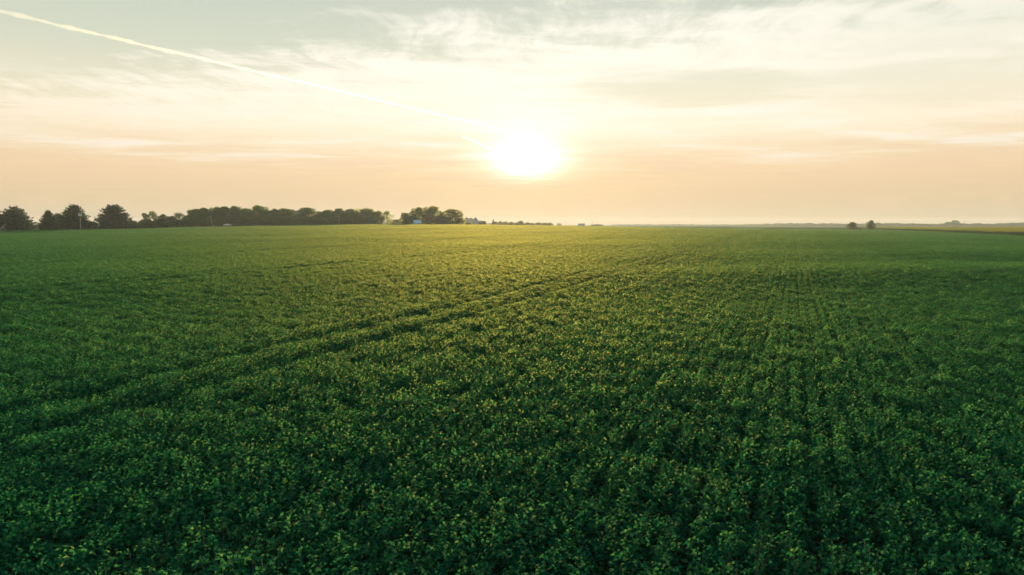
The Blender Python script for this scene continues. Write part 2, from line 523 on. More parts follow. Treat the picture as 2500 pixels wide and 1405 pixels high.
# ------------------------------------------------------------------ geometry-nodes scatter for stuff
def scatter(name, variants, P, rz, sc, vid, label, cat, tilt=None):
    """one 'stuff' object that carries instances of the given meshes on the points P"""
    lib = bpy.data.collections.new(name + '_sources')
    for k, me in enumerate(variants):
        lib.objects.link(bpy.data.objects.new('%s_source_%02d' % (name, k), me))
    me = bpy.data.meshes.new(name)
    me.vertices.add(len(P))
    me.vertices.foreach_set('co', np.asarray(P, np.float32).ravel())
    e = np.zeros((len(P), 3), np.float32)
    if tilt is not None:
        e[:, :2] = tilt
    e[:, 2] = rz
    a = me.attributes.new('turn', 'FLOAT_VECTOR', 'POINT')
    a.data.foreach_set('vector', e.ravel())
    a = me.attributes.new('size', 'FLOAT_VECTOR', 'POINT')
    a.data.foreach_set('vector', np.asarray(sc, np.float32).ravel())
    a = me.attributes.new('which', 'INT', 'POINT')
    a.data.foreach_set('value', np.asarray(vid, np.int32))
    o = obj(name, me)
    g = bpy.data.node_groups.new(name + '_scatter', 'GeometryNodeTree')
    g.interface.new_socket('Geometry', in_out='INPUT', socket_type='NodeSocketGeometry')
    g.interface.new_socket('Geometry', in_out='OUTPUT', socket_type='NodeSocketGeometry')
    gi, go = g.nodes.new('NodeGroupInput'), g.nodes.new('NodeGroupOutput')
    ci = g.nodes.new('GeometryNodeCollectionInfo')
    ci.inputs['Collection'].default_value = lib
    ci.inputs['Separate Children'].default_value = True
    ci.inputs['Reset Children'].default_value = True
    ip = g.nodes.new('GeometryNodeInstanceOnPoints')
    ip.inputs['Pick Instance'].default_value = True
    def named(nm, ty):
        q = g.nodes.new('GeometryNodeInputNamedAttribute')
        q.data_type = ty
        q.inputs['Name'].default_value = nm
        return q.outputs['Attribute']
    er = g.nodes.new('FunctionNodeEulerToRotation')
    L = g.links.new
    L(named('turn', 'FLOAT_VECTOR'), er.inputs[0])
    L(er.outputs[0], ip.inputs['Rotation'])
    L(named('size', 'FLOAT_VECTOR'), ip.inputs['Scale'])
    L(named('which', 'INT'), ip.inputs['Instance Index'])
    L(gi.outputs[0], ip.inputs['Points'])
    L(ci.outputs[0], ip.inputs['Instance'])
    L(ip.outputs[0], go.inputs[0])
    md = o.modifiers.new('scatter', 'NODES')
    md.node_group = g
    return tag(o, label, cat, kind='stuff')


# ------------------------------------------------------------------ soybean plants
LEAF_V = np.array([(0, 0, 0), (-0.34, 0.42, 0.08), (0.34, 0.42, 0.08), (0, 0.48, 0.0), (0, 1.0, -0.16)], float)
LEAF_F = np.array([(0, 3, 1), (0, 2, 3), (1, 3, 4), (3, 2, 4)])


def rotm(ax, a):
    return np.array(Matrix.Rotation(a, 3, ax))


def soy_plant(seed):
    r = np.random.default_rng(seed)
    H = r.uniform(0.78, 0.98)
    V, F, T = [], [], []
    n = int(r.integers(17, 21))
    az0 = r.uniform(0, 6.28)
    for k in range(n):
        f = (k + r.uniform(0, 0.8)) / n
        zb = H * (0.34 + 0.60 * f)
        az = az0 + k * 2.4 + r.normal(0, 0.4)
        L = (0.22 - 0.12 * f) * r.uniform(0.75, 1.2)
        up = r.uniform(0.2, 0.9) * (0.5 + 0.5 * f)
        tip = np.array([math.cos(az) * L, math.sin(az) * L, zb + L * up * 0.5])
        size = r.uniform(0.072, 0.110) * (1.0 if f < 0.85 else 0.82)
        tone = 0.18 + 0.44 * f + r.normal(0, 0.10)  # paler with height: lit tips and shaded gaps painted into the leaf tone
        pit, rol = r.normal(0.15, 0.42), r.normal(0, 0.40)
        B = rotm('X', -max(0.0, r.normal(0.75 * f, 0.30))) @ rotm('Z', az - math.pi / 2 + r.normal(0, 0.9)) @ rotm('X', pit) @ rotm('Y', rol)   # upper leaves turn to the sun
        for q in (-1, 0, 1):
            A = B @ rotm('Z', q * 1.25 + r.normal(0, 0.25)) @ rotm('X', r.normal(-0.22 if q else -0.05, 0.42)) @ rotm('Y', r.normal(0, 0.55))
            s = size * (0.92 if q else 1.08)
            lv = (LEAF_V * s) @ A.T + tip + (A @ np.array([0, 0.014, 0])) + r.normal(0, 0.004, 3)
            F.append(LEAF_F + 5 * len(V))
            V.append(lv)
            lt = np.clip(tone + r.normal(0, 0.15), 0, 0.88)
            if f > 0.45 and r.random() < 0.016:  # a few upper leaflets painted yellow as sunlit highlights
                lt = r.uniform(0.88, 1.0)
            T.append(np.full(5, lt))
    stem = MB().tube([(0, 0, -0.12), (r.normal(0, .01), r.normal(0, .01), H * 0.5), (r.normal(0, .02), r.normal(0, .02), H * 0.95)], [0.007, 0.005, 0.003], 4)
    return np.concatenate(V), np.concatenate(F), np.concatenate(T), stem, H


PLANTS = [soy_plant(100 + k) for k in range(9)]
ROW, TILE = 3.04 / 6, 3.04
ROW_ANGLE = math.atan(0.41)
rd = np.array([math.sin(ROW_ANGLE), math.cos(ROW_ANGLE)])      # along the rows
ud = np.array([math.cos(ROW_ANGLE), -math.sin(ROW_ANGLE)])     # across the rows


def tile_layout(seed, sparse=0.0):
    r = np.random.default_rng(seed)
    out = []
    blot = [(r.uniform(-1.5, 1.5), r.uniform(-1.5, 1.5), r.uniform(0.25, 0.6), r.choice([-1, 1])) for _ in range(6)]
    for i in range(6):
        u0 = (i - 2.5) * ROW
        for k in range(25):
            if r.random() < 0.04 + sparse:
                continue
            u, v = u0 + r.normal(0, 0.09), (k + 0.5) / 25 * TILE - TILE / 2 + r.normal(0, 0.04)
            s = r.uniform(0.88, 1.08)
            for bx, by, br, sg in blot:
                s += 0.09 * sg * math.exp(-((u - bx) ** 2 + (v - by) ** 2) / br ** 2)
            out.append((u, v, max(0.55, s), r.normal(ROW_ANGLE, 0.45), int(r.integers(len(PLANTS)))))
    return out


def tile_mesh(seed, track=False):
    r = np.random.default_rng(seed + 999)
    V, F, T, nb = [], [], [], 0
    for u, v, s, a, k in tile_layout(seed):
        pv_, pf, pt = PLANTS[k][:3]
        if track and abs(u) < 0.45:
            u = math.copysign(max(abs(u), 0.33), u)
            s *= r.uniform(0.84, 0.98)
        ca, sa = math.cos(a), math.sin(a)
        q = pv_ * s
        q = np.stack([q[:, 0] * ca - q[:, 1] * sa + u, q[:, 0] * sa + q[:, 1] * ca + v, q[:, 2]], 1)
        if track:
            keep = np.abs(q[pf].mean(1)[:, 0]) > 0.17
            pf = pf[keep]
        V.append(q)
        F.append(pf + nb)
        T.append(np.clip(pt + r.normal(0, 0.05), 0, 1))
        nb += len(q)
    V, F, T = np.concatenate(V), np.concatenate(F), np.concatenate(T)
    used = np.zeros(len(V), bool)
    used[F.ravel()] = True
    mp = np.cumsum(used) - 1
    return np_mesh('soybean_tile', V[used], mp[F], T[used], M['soy'])


TILES = [tile_mesh(10 + k) for k in range(9)] + [tile_mesh(60 + k, True) for k in range(3)]

# field outline in plan: roadside at the left, far edge behind the rise, corn at the right
edge_px = [(-700, 285), (-300, 300), (0, 318), (330, 345), (600, 430), (800, 500), (930, 560), (1100, 600), (1300, 640), (1700, 700), (2140, 720)]
EDGE = [((p - CX) / FPX * D, D) for p, D in edge_px]
CORN = lambda Y: 110.0 + 0.38 * Y


def edge_y(X):
    xs, ys = zip(*sorted(EDGE))
    return np.interp(X, xs, ys)


def build_crop():
    K = 260
    iu, iv = np.meshgrid(np.arange(-K, K), np.arange(-20, 290), indexing='ij')
    iu, iv = iu.ravel(), iv.ravel()
    U, Vv = (iu + 0.5) * TILE - 1.0, (iv + 0.5) * TILE
    X, Y = U * ud[0] + Vv * rd[0], U * ud[1] + Vv * rd[1]
    ok = (Y > 2.0) & (Y < edge_y(X)) & (X < CORN(Y) - 2.5) & (np.abs(X) < 0.98 * Y + 9)
    iu, iv, X, Y = iu[ok], iv[ok], X[ok], Y[ok]
    # the nearest cells in the frame are planted one by one
    px, py = proj(X, Y, hterr(X, Y) + 0.9)
    vis = (px > 130) & (px < 2370) & (py < 1420)
    order = np.argsort(np.where(vis, Y, 1e9))[:2]
    near = [(X[k], Y[k]) for k in order]
    keep = np.ones(len(X), bool)
    keep[order] = False
    iu, iv, X, Y = iu[keep], iv[keep], X[keep], Y[keep]
    n = len(X)
    vid = rng.integers(0, 9, n)
    # sprayer wheel tracks: pairs of furrows that run with the rows
    for c in TRACK_COLS:
        vid[(iu == c) | (iu == c + 1)] = 0
        m = (iu == c) | (iu == c + 1)
        vid[m] = 9 + rng.integers(0, 3, m.sum())
    rz = -ROW_ANGLE + rng.normal(0, 0.012, n)
    zs = 1.0 + 0.07 * np.sin(X / 13.1 + 1.7 * np.sin(Y / 15.3)) * np.sin(Y / 14.3 + X / 17.7) + rng.normal(0, 0.015, n)
    sc = np.stack([np.ones(n), np.full(n, 1.02), zs], 1)
    P = np.stack([X, Y, hterr(X, Y)], 1)
    scatter('soybean_crop', TILES, P, rz, sc, vid, 'dense green soybean canopy filling the whole field in closed rows', 'crop')
    print('soy tiles', n)
    # individual plants
    fol, stm = [], []
    for k, (pv_, pf, pt, st, H) in enumerate(PLANTS):
        fol.append(np_mesh('foliage', pv_, pf, pt, M['soy']))
        stm.append(st.mesh('stem', M['stem'], True))
    spots = []
    for q, (cx_, cy_) in enumerate(near):
        for u, v, s, a, k in tile_layout(200 + q):
            x, y = cx_ + u * ud[0] + v * rd[0], cy_ + u * ud[1] + v * rd[1]
            spots.append((x, y, s, a, k))
    spots.sort(key=lambda t: t[1])
    spots = spots[:300]
    shown = [t for t in spots if proj(t[0], t[1], hz(t[0], t[1]) + 0.8)[1] < 1400][:40]   # closest in frame: leaf by leaf
    leaf_me = {}
    for t in spots:
        x, y, s, a, k = t
        e = empty('soybean_plant', (x, y, hz(x, y)), a - ROW_ANGLE, (s, s, s))
        tag(e, 'leafy green soybean plant in the nearest rows along the bottom edge of the photo', 'soybean plant', 'soybean plants in the nearest rows')
        obj('stem', stm[k], None, e)
        if t in shown:
            pv_, pf, pt = PLANTS[k][:3]
            for q in range(len(pv_) // 15):          # one leaf = three leaflets
                if (k, q) not in leaf_me:
                    leaf_me[k, q] = np_mesh('leaf', pv_[q * 15:q * 15 + 15], pf[q * 12:q * 12 + 12] - q * 15, pt[q * 15:q * 15 + 15], M['soy'])
                obj('leaf', leaf_me[k, q], None, e)
        else:
            obj('foliage', fol[k], None, e)


def track_col(px, py):
    p = W(px, py, 30)
    t = (0.9 - CAMZ) / (p.z - CAMZ)
    x, y = p.x * t, p.y * t
    return int(math.floor((x * ud[0] + y * ud[1] + 1.0) / TILE))


TRACK_COLS = []
c0 = track_col(800, 850)
for k in (-4, -3, -2, -1, 0, 1, 2):
    TRACK_COLS.append(c0 - 1 + k * 12)
build_crop()

# ------------------------------------------------------------------ corn
def corn_tile(seed, S_=6.08):
    r = np.random.default_rng(seed)
    V, F, T = [], [], []
    nb = 0
    for i in range(8):
        for k in range(22):
            u, v = (i + 0.5) / 8 * S_ - S_ / 2 + r.normal(0, 0.05), (k + 0.5) / 22 * S_ - S_ / 2 + r.normal(0, 0.05)
            H = r.uniform(2.15, 2.6)
            def addq(pts, tone):
                nonlocal nb
                V.append(np.array(pts) + np.array([u, v, 0]))
                m = len(pts) // 2
                fs = []
                for j in range(m - 1):
                    fs += [(2 * j, 2 * j + 1, 2 * j + 3), (2 * j, 2 * j + 3, 2 * j + 2)]
                F.append(np.array(fs) + nb)
                T.append(np.full(len(pts), tone))
                nb += len(pts)
            addq([(-.02, 0, 0), (.02, 0, 0), (-.012, 0, H * .9), (.012, 0, H * .9)], 0.45)
            for j in range(6):
                a = r.choice([0, math.pi]) + r.normal(0, 0.5)
                z0 = H * (0.25 + 0.11 * j)
                L = r.uniform(0.5, 0.75)
                ca, sa = math.cos(a), math.sin(a)
                w = 0.05
                pts = []
                for rr, zz, ww in ((0, 0, w * .6), (L * .5, .28, w), (L, .05, .008)):
                    pts += [(ca * rr - sa * ww, sa * rr + ca * ww, z0 + zz), (ca * rr + sa * ww, sa * rr - ca * ww, z0 + zz)]
                addq(pts, np.clip(r.normal(0.34, 0.12), 0, 0.65))
            for j in range(3):
                a = r.uniform(0, 6.28)
                b = r.uniform(0.03, 0.13)
                addq([(-.018, 0, H * .88), (.018, 0, H * .88), (math.cos(a) * b - .015, math.sin(a) * b, H * 1.04), (math.cos(a) * b + .015, math.sin(a) * b, H * 1.04)], r.uniform(0.78, 1.0))
    return np_mesh('corn_tile', np.concatenate(V), np.concatenate(F), np.concatenate(T), M['corn'])


def build_corn():
    S_ = 6.08
    tiles = [corn_tile(400 + k) for k in range(4)]
    ca = math.atan(0.38)
    r2 = np.array([math.sin(ca), math.cos(ca)])
    u2 = np.array([math.cos(ca), -math.sin(ca)])
    U0 = 110.0 * u2[0]
    iu, iv = np.meshgrid(np.arange(0, 75), np.arange(-5, 190), indexing='ij')
    U, Vv = (iu.ravel() + 0.5) * S_ + U0, (iv.ravel() + 0.5) * S_
    X, Y = U * u2[0] + Vv * r2[0], U * u2[1] + Vv * r2[1]
    ok = (Y > 170) & (Y < 980) & (X < 0.98 * Y + 20) & (X > 0)
    X, Y = X[ok], Y[ok]
    # a second stand of corn far beyond the field end
    n = len(X)
    P = np.stack([X, Y, hterr(X, Y)], 1)
    sc = np.stack([np.ones(n), np.ones(n), 1 + rng.normal(0, 0.04, n) + 0.06 * np.sin(X / 40) * np.sin(Y / 55)], 1)
    scatter('corn_crop', tiles, P, -ca + np.where(rng.random(n) < .5, 0, math.pi), sc, rng.integers(0, 4, n), 'tall corn with golden tassels at the right edge of the soybeans', 'crop')
    xs, ys = [], []
    for p0, p1, D0, D1 in ((1870, 2075, 900, 900), (1660, 1800, 1000, 980)):
        a, b = (p0 - CX) / FPX * D0, (p1 - CX) / FPX * D1
        for dx in np.arange(a, b, S_):
            for dy in range(1):
                xs.append(dx)
                ys.append(D0 + dy * S_)
    X, Y = np.array(xs), np.array(ys)
    n = len(X)
    scatter('far_corn_strip', tiles, np.stack([X, Y, hterr(X, Y)], 1), rng.integers(0, 2, n) * math.pi, np.full((n, 3), (1, 1, 0.55)), rng.integers(0, 4, n), 'thin dark strip of tall crop far beyond the soybeans, left of the two lone trees', 'crop')


build_corn()

# ------------------------------------------------------------------ trees
def cards(P, size, r, up=0.3):
    """many small two-triangle leaf clumps at P"""
    n = len(P)
    a = r.normal(0, 1, (n, 3))
    a /= np.linalg.norm(a, axis=1)[:, None]
    b = np.cross(a, r.normal(0, 1, (n, 3)))
    b /= np.linalg.norm(b, axis=1)[:, None] + 1e-9
    s = size * r.uniform(0.6, 1.35, n)[:, None]
    k = r.uniform(0.45, 0.8, n)[:, None]
    V = np.stack([P - a * s, P + b * s * k, P + a * s, P - b * s * k], 1).reshape(-1, 3)
    i = np.arange(n)[:, None] * 4
    F = np.concatenate([i + [0, 1, 2], i + [0, 2, 3]])
    return V, F


def broadleaf(seed, kind='full'):
    """unit tree: height 1, crown about 1 wide. returns trunk mesh, crown mesh"""
    r = np.random.default_rng(seed)
    lobes = []
    low = {'full': 0.0, 'open': 0.03, 'round': 0.0, 'drop': 0.02}[kind]
    nl = {'full': 15, 'open': 10, 'round': 13, 'drop': 12}[kind]
    for k in range(nl):
        f = (k + 0.5) / nl
        z = low + 0.06 + (0.80 - low) * f
        prof = math.sin(math.pi * min(1, (0.28 + 0.62 * f))) ** 0.7
        if kind == 'drop':
            prof = (0.45 + 0.75 * f) if f < 0.62 else (0.92 * (1 - f) / 0.38) ** 0.6
        a = k * 2.4 + r.normal(0, 0.4)
        rad = 0.26 * prof * r.uniform(0.6, 1.15)
        lobes.append((rad * math.cos(a), rad * math.sin(a), z, r.uniform(0.15, 0.23) * (0.7 + 0.3 * prof) * (0.8 if kind == 'open' else 1)))
    lobes.append((r.normal(0, .05), r.normal(0, .05), 0.82, 0.15))
    pts, tn = [], []
    dens = 1150 if kind != 'open' else 800
    for lx, ly, lz, lr in lobes:
        n = int(dens * (lr / 0.2) ** 2)
        dv = r.normal(0, 1, (n, 3))
        dv /= np.linalg.norm(dv, axis=1)[:, None]
        rad = lr * (0.42 + 0.64 * r.random(n) ** 0.6)
        # uneven twig ends: push clumps out along a few directions
        for _ in range(7):
            t = r.normal(0, 1, 3)
            t /= np.linalg.norm(t)
            rad *= 1 + 0.30 * np.clip((dv @ t - 0.80) / 0.2, 0, 1) * r.uniform(-0.8, 1.0)
        q = np.array([lx, ly, lz]) + dv * rad[:, None] * np.array([1.0, 1.0, 0.85])
        # drop clumps in holes
        for _ in range(2):
            h = np.array([lx, ly, lz]) + r.normal(0, 1, 3) * lr * 0.7
            q = q[np.linalg.norm(q - h, axis=1) > lr * (0.20 if kind != 'open' else 0.38)]
        pts.append(q)
        tn.append(np.full(len(q), r.uniform(0.25, 0.75)))
    P, T = np.concatenate(pts), np.concatenate(tn)
    P[:, 2] = np.clip(P[:, 2], 0.0, None)
    T = np.clip(T + r.normal(0, 0.12, len(T)), 0, 1)
    P[:, 2] *= 1.0 / P[:, 2].max()
    wd = np.percentile(np.abs(P[:, :2]), 99)
    P[:, :2] *= 0.5 / wd
    V, F = cards(P, 0.0205, r)
    crown = np_mesh('crown', V, F, np.repeat(T, 4), M['leaf'])
    tb = MB()
    tb.tube([(0, 0, -0.03), (0.005, 0, 0.2), (0.0, 0.01, 0.5), (0.01, 0, 0.75)], [0.034, 0.026, 0.016, 0.006], 7)
    for lx, ly, lz, lr in lobes[::2]:
        z0 = max(0.12, lz - 0.25)
        tb.tube([(0, 0, z0), (lx * .25, ly * .25, z0 + (lz - z0) * .45), (lx * .8, ly * .8, lz)], [0.014, 0.010, 0.004], 5)
    return tb.mesh('trunk', M['bark'], True), crown


def conifer(seed, rounded=0.5, nlev=25):
    """unit conifer of layered, slightly upswept boughs"""
    r = np.random.default_rng(seed)
    P, T = [], []
    tb = MB()
    tb.tube([(0, 0, -0.03), (0, 0, 0.5), (0, 0, 0.97)], [0.030, 0.018, 0.004], 7)
    for i in range(nlev):
        f = (i + r.uniform(0, 0.6)) / nlev
        z = 0.05 + 0.90 * f
        Rm = 0.5 * ((1 - f) ** (0.75 - 0.35 * rounded)) * (0.80 + 0.25 * min(1, f * 5))
        nb = max(4, int(12 * (0.35 + (1 - f))))
        for k in range(nb):
            a = k * 6.283 / nb + r.normal(0, 0.25) + i
            L = Rm * r.uniform(0.70, 1.08)
            n = int(18 + 190 * L)
            t = r.random(n) ** 0.8
            lat = r.normal(0, 0.065, n) * (1.15 - t * 0.8)
            zz = z - 0.05 * t * (1 - f) + 0.09 * t * t * r.uniform(0.4, 1.3) + r.normal(0, 0.018, n)
            P.append(np.stack([math.cos(a) * L * t - math.sin(a) * lat, math.sin(a) * L * t + math.cos(a) * lat, zz], 1))
            T.append(np.clip(r.normal(0.4, 0.12) + 0.25 * t + r.normal(0, 0.1, n), 0, 1))
            if k % 3 == 0:
                tb.tube([(0, 0, z), (math.cos(a) * L * .6, math.sin(a) * L * .6, z)], [0.007, 0.003], 4)
    top = np.stack([r.normal(0, 0.012, 60), r.normal(0, 0.012, 60), r.uniform(0.88, 1.0, 60)], 1)
    P.append(top)
    T.append(r.uniform(0.3, 0.7, 60))
    P, T = np.concatenate(P), np.concatenate(T)
    V, F = cards(P, 0.0180, r)
    return tb.mesh('trunk', M['bark'], True), np_mesh('crown', V, F, np.repeat(T, 4), M['pine'])


BROAD = [broadleaf(500 + k, 'full') for k in range(6)] + [broadleaf(520 + k, 'round') for k in range(3)]
OPEN = [broadleaf(540 + k, 'open') for k in range(3)]
DROP = [broadleaf(560, 'drop')]
PINES = [conifer(600, 0.9), conifer(601, 0.4), conifer(602, 0.75), conifer(603, 0.95), conifer(604, 0.0, 12)]


def place_tree(kind, var, x0, x1, ytop, D, label, name, cat='tree', group=None, depth=1.0, rz=None, wide=1.08):
    """stand a tree at distance D so that its crown spans the photo columns x0..x1 with its top at row ytop"""
    top = W((x0 + x1) / 2, ytop, D)
    X = top.x
    z0 = hz(X, D)
    w = (x1 - x0) / FPX * D * wide
    h = top.z - z0
    e = empty(name, (X, D, z0), rz if rz is not None else random.uniform(0, 6.28), (w, w * depth, h))
    tag(e, label, cat, group)
    tr, cr = {'b': BROAD, 'o': OPEN, 'd': DROP, 'p': PINES}[kind][var]
    obj('trunk', tr, None, e)
    obj('crown', cr, None, e)
    return e


ORD = ['first', 'second', 'third', 'fourth', 'fifth', 'sixth', 'seventh', 'eighth', 'ninth', 'tenth', 'eleventh', 'twelfth', 'thirteenth', 'fourteenth', 'fifteenth', 'sixteenth', 'seventeenth', 'eighteenth', 'nineteenth', 'twentieth']

# pines at the left
G = 'pines at the roadside'
place_tree('p', 1, -46, 10, 498, 322, 'dark pine cut off by the left edge of the photo', 'pine_tree', 'pine', G)
place_tree('p', 0, -8, 76, 505, 330, 'wide dark pine beside the low shed at the far left', 'pine_tree', 'pine', G)
place_tree('p', 1, 91, 141, 514, 334, 'smallest pine, ragged with gaps, left of the transformer pole', 'pine_tree', 'pine', G)
place_tree('p', 2, 140, 220, 500, 345, 'tall pine standing right behind the transformer pole', 'pine_tree', 'pine', G)
place_tree('p', 3, 232, 320, 500, 350, 'broad full pine alone, rightmost of the dark pines', 'pine_tree', 'pine', G)
place_tree('b', 0, 128, 160, 521, 362, 'green broadleaf tree squeezed between two pines left of the transformer pole', 'broadleaf_tree')
place_tree('b', 6, 212, 240, 540, 352, 'light green bush between the pole and the rightmost pine', 'bush', 'bush')
place_tree('b', 7, 308, 338, 539, 372, 'low bush at the right foot of the rightmost pine', 'bush', 'bush', 'low bushes by the pines')
place_tree('b', 3, 330, 350, 543, 380, 'low bush at the left end of the ragged tree row', 'bush', 'bush', 'low bushes by the pines')
place_tree('b', 4, 66, 104, 551, 620, 'pale hazy tree far off in the gap between the pines', 'broadleaf_tree')

# ragged row, then the dense windbreak
G = 'ragged low tree row right of the pines'
for i, (x0, x1, yt, k, v) in enumerate([(343, 368, 520, 'o', 0), (361, 389, 516, 'o', 1), (384, 407, 523, 'b', 1), (402, 428, 527, 'b', 2), (423, 451, 519, 'o', 2), (445, 468, 526, 'b', 4)]):
    place_tree(k, v, x0, x1, yt, 400 + 5 * i, '%s tree from the left in the ragged low row right of the pines' % ORD[i], 'broadleaf_tree', group=G)
G = 'dense windbreak trees'
wb = [(455, 490, 510), (484, 514, 507), (508, 540, 505), (534, 566, 504), (561, 590, 503), (583, 619, 508), (613, 652, 501), (644, 668, 512), (661, 683, 509),
      (677, 724, 509), (722, 784, 507), (778, 818, 512), (813, 842, 509), (837, 870, 510), (866, 914, 508), (906, 934, 515)]
for i, (x0, x1, yt) in enumerate(wb):
    place_tree('b', (i * 4 + 1) % 9, x0 - 3, x1 + 3, yt, 455 + 8 * i, '%s tree from the left in the long dense windbreak' % ORD[i], 'broadleaf_tree', group=G)
for i, (x0, x1, yt) in enumerate([(338, 378, 537), (374, 420, 536), (414, 462, 537)]):
    place_tree('b', (i * 3 + 2) % 9, x0, x1, yt, 396 + 12 * i, '%s low bush from the left at the foot of the ragged row' % ORD[i], 'bush', 'bush', 'bushes under the ragged row', 0.6)
# lower undergrowth filling the foot of the windbreak
for i, (x0, x1, yt) in enumerate([(455, 520, 530), (520, 590, 528), (590, 660, 529), (660, 730, 528), (730, 800, 528), (800, 870, 529), (870, 935, 530)]):
    place_tree('b', (i * 2 + 3) % 9, x0, x1, yt, 450 + 16 * i, '%s clump of undergrowth from the left along the foot of the windbreak' % ORD[i], 'bush', 'bush', 'undergrowth along the windbreak', 0.6)
place_tree('o', 2, 929, 959, 515, 590, 'airy see-through tree at the right end of the windbreak', 'broadleaf_tree')
place_tree('b', 5, 949, 980, 536, 900, 'low hazy tree in the gap between windbreak and farmstead', 'broadleaf_tree')

# farmstead grove
place_tree('b', 2, 978, 1002, 519, 615, 'leftmost shrubby tree of the farmstead grove, left of the blue shed', 'broadleaf_tree')
place_tree('b', 5, 996, 1036, 506, 640, 'tall tree standing right behind the blue shed', 'broadleaf_tree')
place_tree('b', 0, 1026, 1076, 503, 625, 'tallest and widest tree of the farmstead grove, right of the blue shed', 'broadleaf_tree')
place_tree('b', 8, 1062, 1092, 526, 618, 'low tree filling the gap between the two grove masses', 'broadleaf_tree')
place_tree('b', 7, 1075, 1134, 510, 640, 'round topped tree left of the grain bins', 'broadleaf_tree')
place_tree('o', 1, 1117, 1137, 531, 650, 'thin shrub between the round tree and the bins', 'bush', 'bush')
place_tree('b', 3, 1133, 1152, 543, 700, 'low bush in front of the grain bins', 'bush', 'bush')
place_tree('b', 1, 1176, 1189, 540, 840, 'small bush at the foot of the pole right of the bins', 'bush', 'bush')

# far trees right of the bins
place_tree('p', 4, 1199.5, 1209, 535.5, 1150, 'pointed conifer rising from the hazy far trees below the sun', 'conifer_tree', 'tree', wide=1.3)
G = 'hazy far trees below the sun'
for i, (x0, x1, yt) in enumerate([(1196, 1216, 541), (1214, 1229, 540), (1226, 1242, 541), (1240, 1257, 542), (1254, 1267, 544), (1262, 1279, 539), (1278, 1294, 543), (1292, 1308, 544.5), (1305, 1323, 543), (1321, 1337, 544), (1333, 1352, 544)]):
    place_tree('b', (i * 5 + 2) % 9, x0, x1, yt, 1180 + 12 * (i % 3), '%s hazy round tree from the left in the far row below the sun' % ORD[i], 'broadleaf_tree', group=G)
for i, (x0, x1, yt) in enumerate([(1442, 1456, 548), (1453, 1466, 547.3), (1462, 1473, 548.5)]):
    place_tree('b', (i * 4) % 9, x0, x1, yt, 1900, '%s faint tree from the left beside the distant pole and barn' % ORD[i], 'broadleaf_tree', group='faint trees by the distant pole')
# the two lone trees by the corn
place_tree('b', 8, 2070, 2093, 542.5, 680, 'left and lower of the two lone trees near the corn', 'broadleaf_tree', rz=0.7, wide=0.98)
place_tree('d', 0, 2115, 2139, 538, 620, 'right and taller of the two lone trees, narrow at its foot', 'broadleaf_tree', rz=2.1, wide=0.86)
place_tree('b', 4, 2090, 2101, 557.5, 690, 'tiny bush on the ground between the two lone trees', 'bush', 'bush')
place_tree('b', 6, 2136, 2150, 543.5, 1900, 'pale rounded tree just right of the taller lone tree', 'broadleaf_tree')
place_tree('b', 7, 2306, 2326, 542, 1850, 'left and lower tree of the hazy pair beside the right hand pole', 'broadleaf_tree')
place_tree('b', 1, 2322, 2343, 538, 1860, 'taller hazy tree just left of the right hand pole', 'broadleaf_tree')


def build_far_wood():
    r = np.random.default_rng(77)
    P, sc, rz, vid = [], [], [], []
    xs = [1510, 1560, 1600, 1650, 1720, 1800, 1850, 1930, 2000, 2060, 2120, 2180, 2260, 2330, 2420, 2500, 2620, 2900]
    ys = [549, 548, 548.6, 547.5, 549, 548.6, 547.2, 545.2, 546, 546.2, 546.5, 545, 547, 546.5, 546.2, 543.5, 544.5, 545]
    Ds = [3300, 3300, 3300, 3200, 3100, 2900, 2700, 2450, 2300, 2250, 2150, 2100, 2050, 2000, 1950, 1900, 1850, 1800]
    px = 1500.0
    while px < 2950:
        D = np.interp(px, xs, Ds)
        yt = np.interp(px, xs, ys) + r.normal(0, 0.55)
        for row in range(3):
            d = D + row * 60 + r.uniform(-20, 20)
            top = W(px + r.uniform(-4, 4), yt + 0.5 * row, d)
            z0 = hz(top.x, d)
            h = max(5.0, top.z - z0)
            w = r.uniform(13, 24)
            P.append((top.x, d, z0))
            sc.append((w, w, h))
            rz.append(r.uniform(0, 6.28))
            vid.append(int(r.integers(0, 9)))
        px += r.uniform(4.0, 7.5)
    # the same belt of woods goes on behind the rise and the windbreak at the left
    for k in range(150):
        X = r.uniform(-2400, 200)
        D = 2300 + r.uniform(-150, 250)
        w = r.uniform(10, 18)
        P.append((X, D, hz(X, D)))
        sc.append((w, w, r.uniform(8, 13)))
        rz.append(r.uniform(0, 6.28))
        vid.append(int(r.integers(0, 9)))
    scatter('far_wood', [b[1] for b in BROAD], P, rz, sc, vid, 'long hazy blue grey belt of woods on the far right horizon', 'wood')


build_far_wood()

